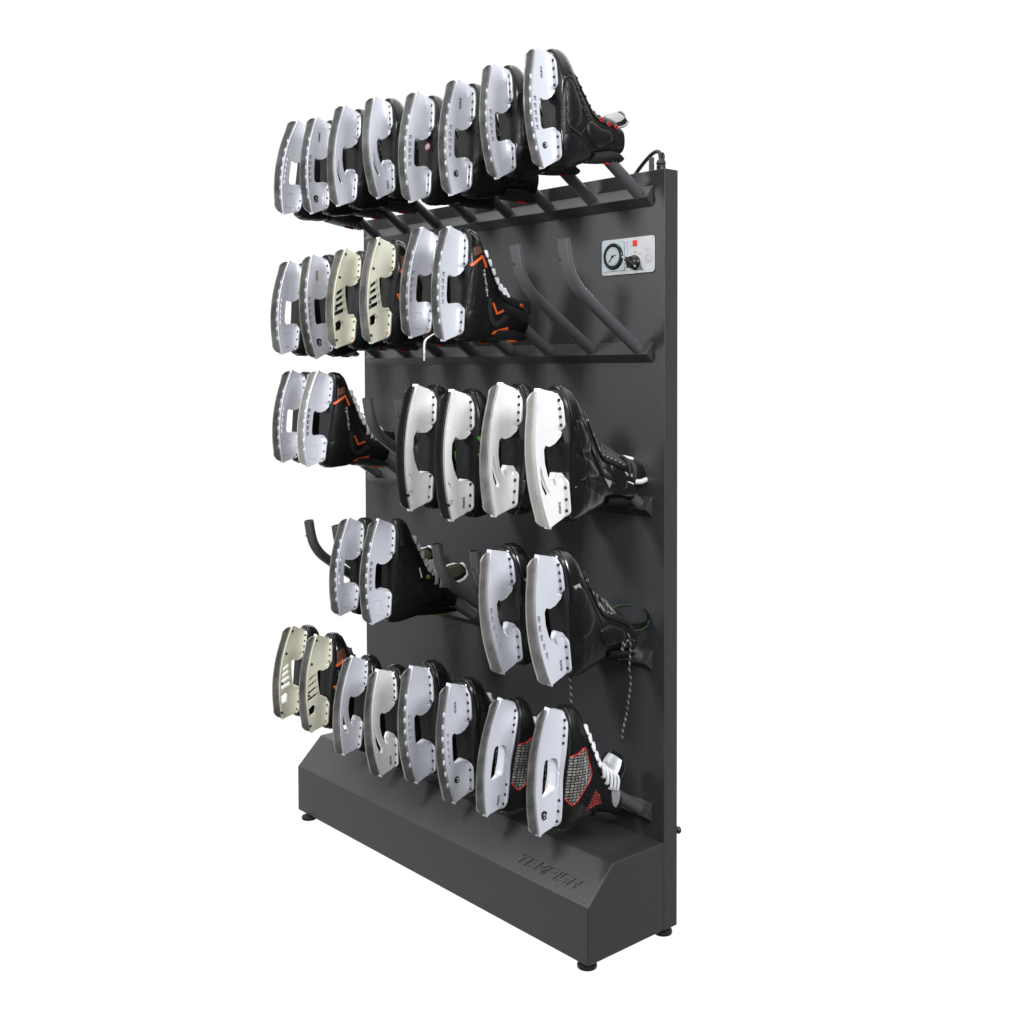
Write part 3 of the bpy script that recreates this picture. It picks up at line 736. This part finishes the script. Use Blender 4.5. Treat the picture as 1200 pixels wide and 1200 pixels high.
V_['gloss'] = dict(pads=[[(.012,.056),(.030,.054),(.046,.030),(.050,.010),(.030,.004),(.010,.012)],[(.010,.002),(.034,-.006),(.056,-.020),(.062,-.036),(.040,-.040),(.012,-.040)],[(.056,.004),(.066,-.004),(.088,-.030),(.100,-.050),(.090,-.052),(.066,-.028)],[(.100,-.020),(.120,-.030),(.140,-.044),(.138,-.062),(.116,-.066),(.100,-.046)]], eyelet_low=silver_t, k=.735, pad=False, body=gloss, counter=gloss, stay=leather, lace=black_l, lr=.0034, bow=3, top=True, cap=gloss, seam=gloss, guard=leather,
    patches=[('silver_tag', silver_t, [[(.069,-.022),(.078,-.018),(.094,-.052),(.088,-.064)]]), ('ankle_panel', gloss, [smooth_pts([(.030,-.040),(.050,-.045),(.062,-.080),(.045,-.095),(.028,-.075)], 3, True)])],
    piping=[('shell_crease', gloss, [[(.012,.06),(.018,.02),(.030,-.02),(.040,-.05)], [(.03,.05),(.045,.01),(.075,-.03),(.10,-.05)]], .0022)],
    strips=[('white_marking', white_t, [[(.138,-.034),(.142,-.039),(.147,-.034)], [(.152,-.036),(.156,-.040),(.161,-.035)], [(.142,-.050),(.158,-.052)]], .0022)],
    tongue=dict(m=gloss, rim=white_b, rr=.0050, ext=.075, dz=-.022, twist=.8))
V_['green'] = dict(body=leather, lace=white_l, guard=dgrey, strips=[('green_stripe', green, [[(.002,.034),(.012,.012),(.022,-.024)], [(.010,.044),(.030,.016)], [(.004,.004),(.012,-.026)]], .0045), ('white_marking', white_t, [[(.012,.022),(.016,.010)], [(.018,.022),(.026,.0),(.018,-.008)]], .005)],
    patches=[('side_panel', dgrey, [[(.010,-.010),(.026,-.006),(.036,-.050),(.014,-.052)]])])
V_['lime'] = dict(body=felt, counter=felt, stay=felt, cap=leather, lace=grey_l, lr=.0050, bow=3, guard=felt, guard_trim=lime, seam=felt, eyelet=lime,
    strips=[('white_marking', white_t, [[(.062,.010),(.070,-.012)]], .0028)], tongue=dict(m=felt, rim=white_b, rr=.0034, pad=lime_d, ext=.016, dz=.020), top_eyelets=[(.088,-.012),(.128,-.030)])
V_['lime_up'] = dict(V_['lime'], tongue=dict(m=felt, rim=white_b, rr=.0034, pad=lime_d, ext=.022, dz=.060))
V_['trim'] = dict(pads=[[(.012,.052),(.030,.050),(.048,.022),(.056,-.010),(.040,-.038),(.014,-.040),(.008,.0)]], eyelet_low=silver_t, k=.735, body=leather, cap=gloss, counter=leather, lace=speck_l, lr=.0030, guard=leather, guard_trim=dull_green,
    patches=[('painted_toe_highlight', grey_f, [[(.010,.056),(.024,.058),(.030,.040),(.016,.046)]])],  # highlight on the toe painted as a grey patch, no felt there
    piping=[('green_piping', dull_green, [[(h, zfront(h)-.020) for h in np.linspace(.050,.098,8)], [(h, -.0+zfront(h)-.006) for h in np.linspace(.12,.15,5)]], .0011)],
    tongue=dict(m=leather, rim=dull_green, rr=.0014, pad=dgrey, ext=.070, dz=-.020, twist=.8),
    hang=[[(.030,.124,-.050),(.036,.130,-.072),(.036,.1275,-.100),(.037,.1215,-.125),(.035,.1245,-.150),(.037,.112,-.185),(.033,.1085,-.210),(.034,.098,-.230),(.033,.094,-.247)],
          [(-.028,.10,-.05),(-.036,.06,-.09),(-.034,.043,-.12),(-.034,.040,-.155),(-.034,.037,-.19),(-.034,.035,-.22)], [(.030,.124,-.05),(.034,.118,-.066),(.034,.110,-.088),(.034,.128,-.072),(.034,.142,-.078)]])
V_['trim_short'] = dict(V_['trim']); V_['trim_short'].pop('hang')
V_['check'] = dict(k=.74, hd=0, pad=False, body=felt, counter=leather, lace=white_l, lr=.0050, bow=5, cap=leather, guard=dgrey,
    patches=[('checked_panel', check, [smooth_pts([(.001,.030),(.012,.034),(.036,.0435),(.048,.020),(.060,-.008),(.048,-.030),(.023,-.058),(.010,-.054),(.002,-.046),(.001,0)], 2, True)]),
             ('red_ankle_patch', redcheck, [[(.077,-.040),(.090,-.050),(.100,-.066),(.080,-.072),(.060,-.078)]]),
             ('silver_tag', silver_t, [smooth_pts([(.130,-.030),(.146,-.024),(.162,-.024),(.160,-.044),(.150,-.066),(.134,-.058)], 2, True)])],
    piping=[('red_piping', red, [smooth_pts([(.002,.031),(.018,.036),(.036,.0445),(.049,.020),(.062,-.008),(.048,-.032),(.023,-.0595),(.010,-.0555),(.002,-.047)], 3)], .0013)],
    text=(white_t, (.034,.030), (.047,-.022), .0028), tongue=dict(m=felt, rim=leather, pad=silver_t, ext=.0, dz=.040))
V_['plain'] = dict(body=leather, lace=black_l, guard=leather, patches=[('side_panel', dgrey, [sidepanel])])
V_['plain_white'] = dict(V_['plain'], lace=white_l)

# ------------------------------------------------------------------ placing the skates
TAB = {(1,1):(-.2508,1.8076,-.2953,1.5635),(1,2):(-.2794,1.7897,-.2939,1.5518),(1,3):(-.2865,1.7941,-.3053,1.5547),(1,4):(-.2954,1.7883,-.2858,1.5592),(1,5):(-.2782,1.7777,-.2949,1.5346),(1,6):(-.2747,1.7792,-.2913,1.534),(1,7):(-.2931,1.7816,-.2809,1.5527),(1,8):(-.3011,1.7835,-.2832,1.555),(2,1):(-.2794,1.4504,-.3041,1.2095),(2,2):(-.2959,1.454,-.2855,1.1976),(2,3):(-.2874,1.4589,-.3133,1.2223),(2,4):(-.2866,1.4723,-.3082,1.2299),(2,5):(-.2654,1.4842,-.2972,1.2395),(2,6):(-.2962,1.4707,-.3135,1.23),(3,1):(-.2751,1.1727,-.3048,.9352),(3,2):(-.281,1.1714,-.3133,.9332),(3,5):(-.2849,1.1397,-.3024,.8611),(3,6):(-.2916,1.1299,-.2957,.8511),(3,7):(-.2739,1.1449,-.2933,.8728),(3,8):(-.2966,1.1345,-.2706,.8603),(4,3):(-.284,.8207,-.3112,.5873),(4,4):(-.2922,.8309,-.313,.5896),(4,7):(-.3032,.808,-.2723,.5492),(4,8):(-.2978,.8132,-.2663,.5515),(5,1):(-.2798,.5162,-.3122,.2788),(5,2):(-.2926,.5183,-.3103,.2758),(5,3):(-.2763,.4876,-.3045,.2522),(5,4):(-.2975,.4848,-.2926,.2341),(5,5):(-.3005,.5193,-.2909,.2545),(5,6):(-.3025,.5083,-.2927,.2483),(5,7):(-.2771,.5014,-.319,.2673),(5,8):(-.2721,.5105,-.2989,.2627)}
S_, C_, T_, D_, K_, Q_ = 'slotted', 'curved', 'truss', 'strut', 'closed', 'curved_slots'
W_, BR, KS, DS, MS = white_p, steel_b, steel_k, steel, steel_m
SPEC = { # holder, plastic, steel, boot, marks, label
 (1,1): (S_, W_, DS, 'red', 'f', 'black skate with red heel line and framed white holder, leftmost in the top row'),
 (1,2): (S_, W_, DS, 'red', 'st', 'black skate with shield emblem on white holder, second from left in the top row'),
 (1,3): (C_, W_, DS, 'red', '', 'black skate with curved white holder, third from left in the top row'),
 (1,4): (C_, W_, DS, 'red', 't2', 'black skate with curved lettered white holder, fourth from left in the top row'),
 (1,5): (S_, W_, DS, 'plain', 'p', 'black skate with pink dot on its sole, fifth from left in the top row'),
 (1,6): (S_, W_, DS, 'red', 'et', 'black skate with round emblem on white holder, third from right in the top row'),
 (1,7): (S_, W_, DS, 'red', 'c', 'black skate with unmarked white holder, second from right in the top row'),
 (1,8): (S_, W_, DS, 'red', 'etc', 'black skate with red eyelets and white laces, rightmost in the top row'),
 (2,1): (S_, W_, DS, 'red', 'f', 'black skate with framed white holder, leftmost in the second row'),
 (2,2): (S_, W_, DS, 'red', 'st', 'black skate with shield emblem on white holder, second from left in the second row'),
 (2,3): (T_, cream_p, DS, 'blue', 'wc', 'black skate with cream truss holder, left one of the cream pair in the second row'),
 (2,4): (T_, cream_p, DS, 'blue', 'wc', 'black skate with cream truss holder, right one of the cream pair in the second row'),
 (2,5): (S_, W_, DS, 'orange', 'fch', 'black and orange skate with white lace end hanging down, fifth in the second row'),
 (2,6): (S_, W_, DS, 'orange', 'c', 'black skate with orange chevrons and white laces, rightmost in the second row'),
 (3,1): (S_, W_, DS, 'orange', 'f', 'black skate with white holder, leftmost in the middle row'),
 (3,2): (S_, W_, BR, 'bow', 'fc', 'black skate with orange chevrons and tied white laces, second from left in the middle row'),
 (3,5): (D_, white_b, KS, 'green', 'c', 'black and green skate right beside the empty pegs in the middle row'),
 (3,6): (D_, white_b, KS, 'green', 't2', 'black and green skate with black steel, third from right in the middle row'),
 (3,7): (C_, white_b, MS, 'gloss', '', 'glossy black skate with bright steel, second from right in the middle row'),
 (3,8): (C_, white_b, BR, 'gloss', 't2', 'glossy black skate with black laces and white tongue tip, rightmost in the middle row'),
 (4,3): (S_, W_, DS, 'lime_up', 'f', 'black skate with white rimmed tongue, leftmost in the fourth row'),
 (4,4): (S_, W_, DS, 'lime', 'f', 'fuzzy black skate with grey laces, second from left in the fourth row'),
 (4,7): (Q_, white_p, MS, 'trim_short', '', 'black skate with curved slotted holder, second from right in the fourth row'),
 (4,8): (Q_, white_p, MS, 'trim', 't2', 'black skate with long speckled laces hanging down, rightmost in the fourth row'),
 (5,1): (T_, cream_p, DS, 'blue', 'w', 'black skate with cream truss holder, leftmost in the bottom row'),
 (5,2): (T_, cream_p, DS, 'blue', 'wc', 'black skate with cream truss holder, second from left in the bottom row'),
 (5,3): (C_, white_p, DS, 'plain', '', 'black skate with curved white holder, third from left in the bottom row'),
 (5,4): (C_, white_b, DS, 'plain', 't2', 'black skate with curved white holder, fourth from left in the bottom row'),
 (5,5): (S_, W_, DS, 'plain', 'c', 'plain black skate with slotted holder, fifth from left in the bottom row'),
 (5,6): (S_, W_, DS, 'plain_white', 'etc', 'plain black skate with dark round spot on holder, third from right in the bottom row'),
 (5,7): (K_, W_, DS, 'check', 't2', 'black skate with red edged checked panel, second from right in the bottom row'),
 (5,8): (K_, W_, DS, 'check', 's', 'black checked skate with red piping and white bow laces, rightmost in the bottom row'),
}
cache = {}; rnd = random.Random(11)
def get(key, fn):
    if key not in cache: cache[key] = fn()
    return cache[key]
for (r, i), (hk, pm_, sm_, bk, marks, label) in SPEC.items():
    yT, zT, yB, zB = TAB[(r, i)]; L = math.hypot(yT-yB, zT-zB); s = L/.236
    ky, kz = (yT-yB)/L, (zT-zB)/L; jy, jz = kz, -ky
    root = bpy.data.objects.new('ice_skate', None); COL.objects.link(root)
    rot = Matrix.Rotation(math.atan2(-ky, kz), 3, 'X') @ Matrix.Rotation(rnd.uniform(-.06, .05), 3, 'Z')
    root.location = Vector((PX0+(i-1)*PDX, (yT+yB)/2, (zT+zB)/2)) + rot @ Vector((0, .035*s, 0))
    root.rotation_euler = rot.to_euler(); root.scale = (s, s, s)
    tag(root, label, 'ice skate', 'ice skates hung on the drying rack')
    for p in get(('boot', bk), lambda: make_boot(V_[bk])):
        o = link(p[0], p[1], root, p[3] if len(p) > 3 else None)
        for q in p[2]: link(q[0], q[1], o)
    GAP[:] = HOLD[hk].get('gap', [.034, -.040])
    ho = link('blade_holder', get(('hold', hk, pm_.name), lambda: holder_mesh(hk, pm_)), root)
    link('steel_blade', get(('blade', sm_.name), lambda: blade_mesh(sm_)), root)
    zs = [.095,.081,.067,.053]; zr = [-.052,-.072,-.091]
    if hk == S_: zs = [.092,.076,.060,.044]
    if hk == S_: zr = [-.056,-.076,-.094]
    for k, z in enumerate(zs+zr):
        link('rivet', riv_c if ('c' in marks and k == 6) else riv_d, ho, (.0178 if z < .09 and z > -.09 else .0165, -.0034, z))
    if 'e' in marks:
        e = link('emblem', emb_me, ho, (wid(-.027,-.072)-.0002, -.027, -.072)); link('emblem_mark', embg_me, ho, (wid(-.027,-.072), -.027, -.072))
    if 's' in marks: link('emblem', shield_me, ho, (wid(-.026,-.080)+.0002, -.026, -.080))
    if 't' in marks.replace('t2', ''): link('lettering', ht_me, ho)
    if 't2' in marks: link('lettering', ht2_me, ho)
    if 'f' in marks: link('moulded_frame', get(('frame', pm_.name), lambda: recess_mesh(pm_)), ho)
    if 'w' in marks:
        sw = get('screw', lambda: B().lathe([(.0034,0),(.0034,.0008),(.0026,.0012)], (0,0,0), (1,0,0), 14).mesh('screw', dark_r, 30))
        for y, z in ((-.034,.103),(-.044,.047),(-.047,-.028),(-.040,-.100)): link('screw', sw, ho, (wid(y, z), y, z))
    if 'p' in marks:
        link('sole_badge', get('badge', lambda: B().lathe([(.0085,0),(.0085,.0012),(.007,.0016)], (0,0,0), (0,-1,0), 20).mesh('sole_badge', mat('pink_badge', (.55,.12,.22), .4), 30)), root, (.012, -.006, .004))
        link('badge_centre', get('badge2', lambda: B().lathe([(.0055,0),(.0055,.0006)], (0,0,0), (0,-1,0), 18).mesh('badge_centre', white_t, 30)), root, (.012, -.0078, .004))
    if 'h' in marks:
        hm = B().tube(smooth_pts([(.022,.02,-.095),(.021,-.004,-.112),(.020,-.012,-.124),(.020,-.010,-.146)], 5), .0040, 8, .35).tube([(.020,-.010,-.146),(.020,-.0085,-.162)], .0018, 8)
        link('lace_end', hm.mesh('lace_end', white_l, 50), root)
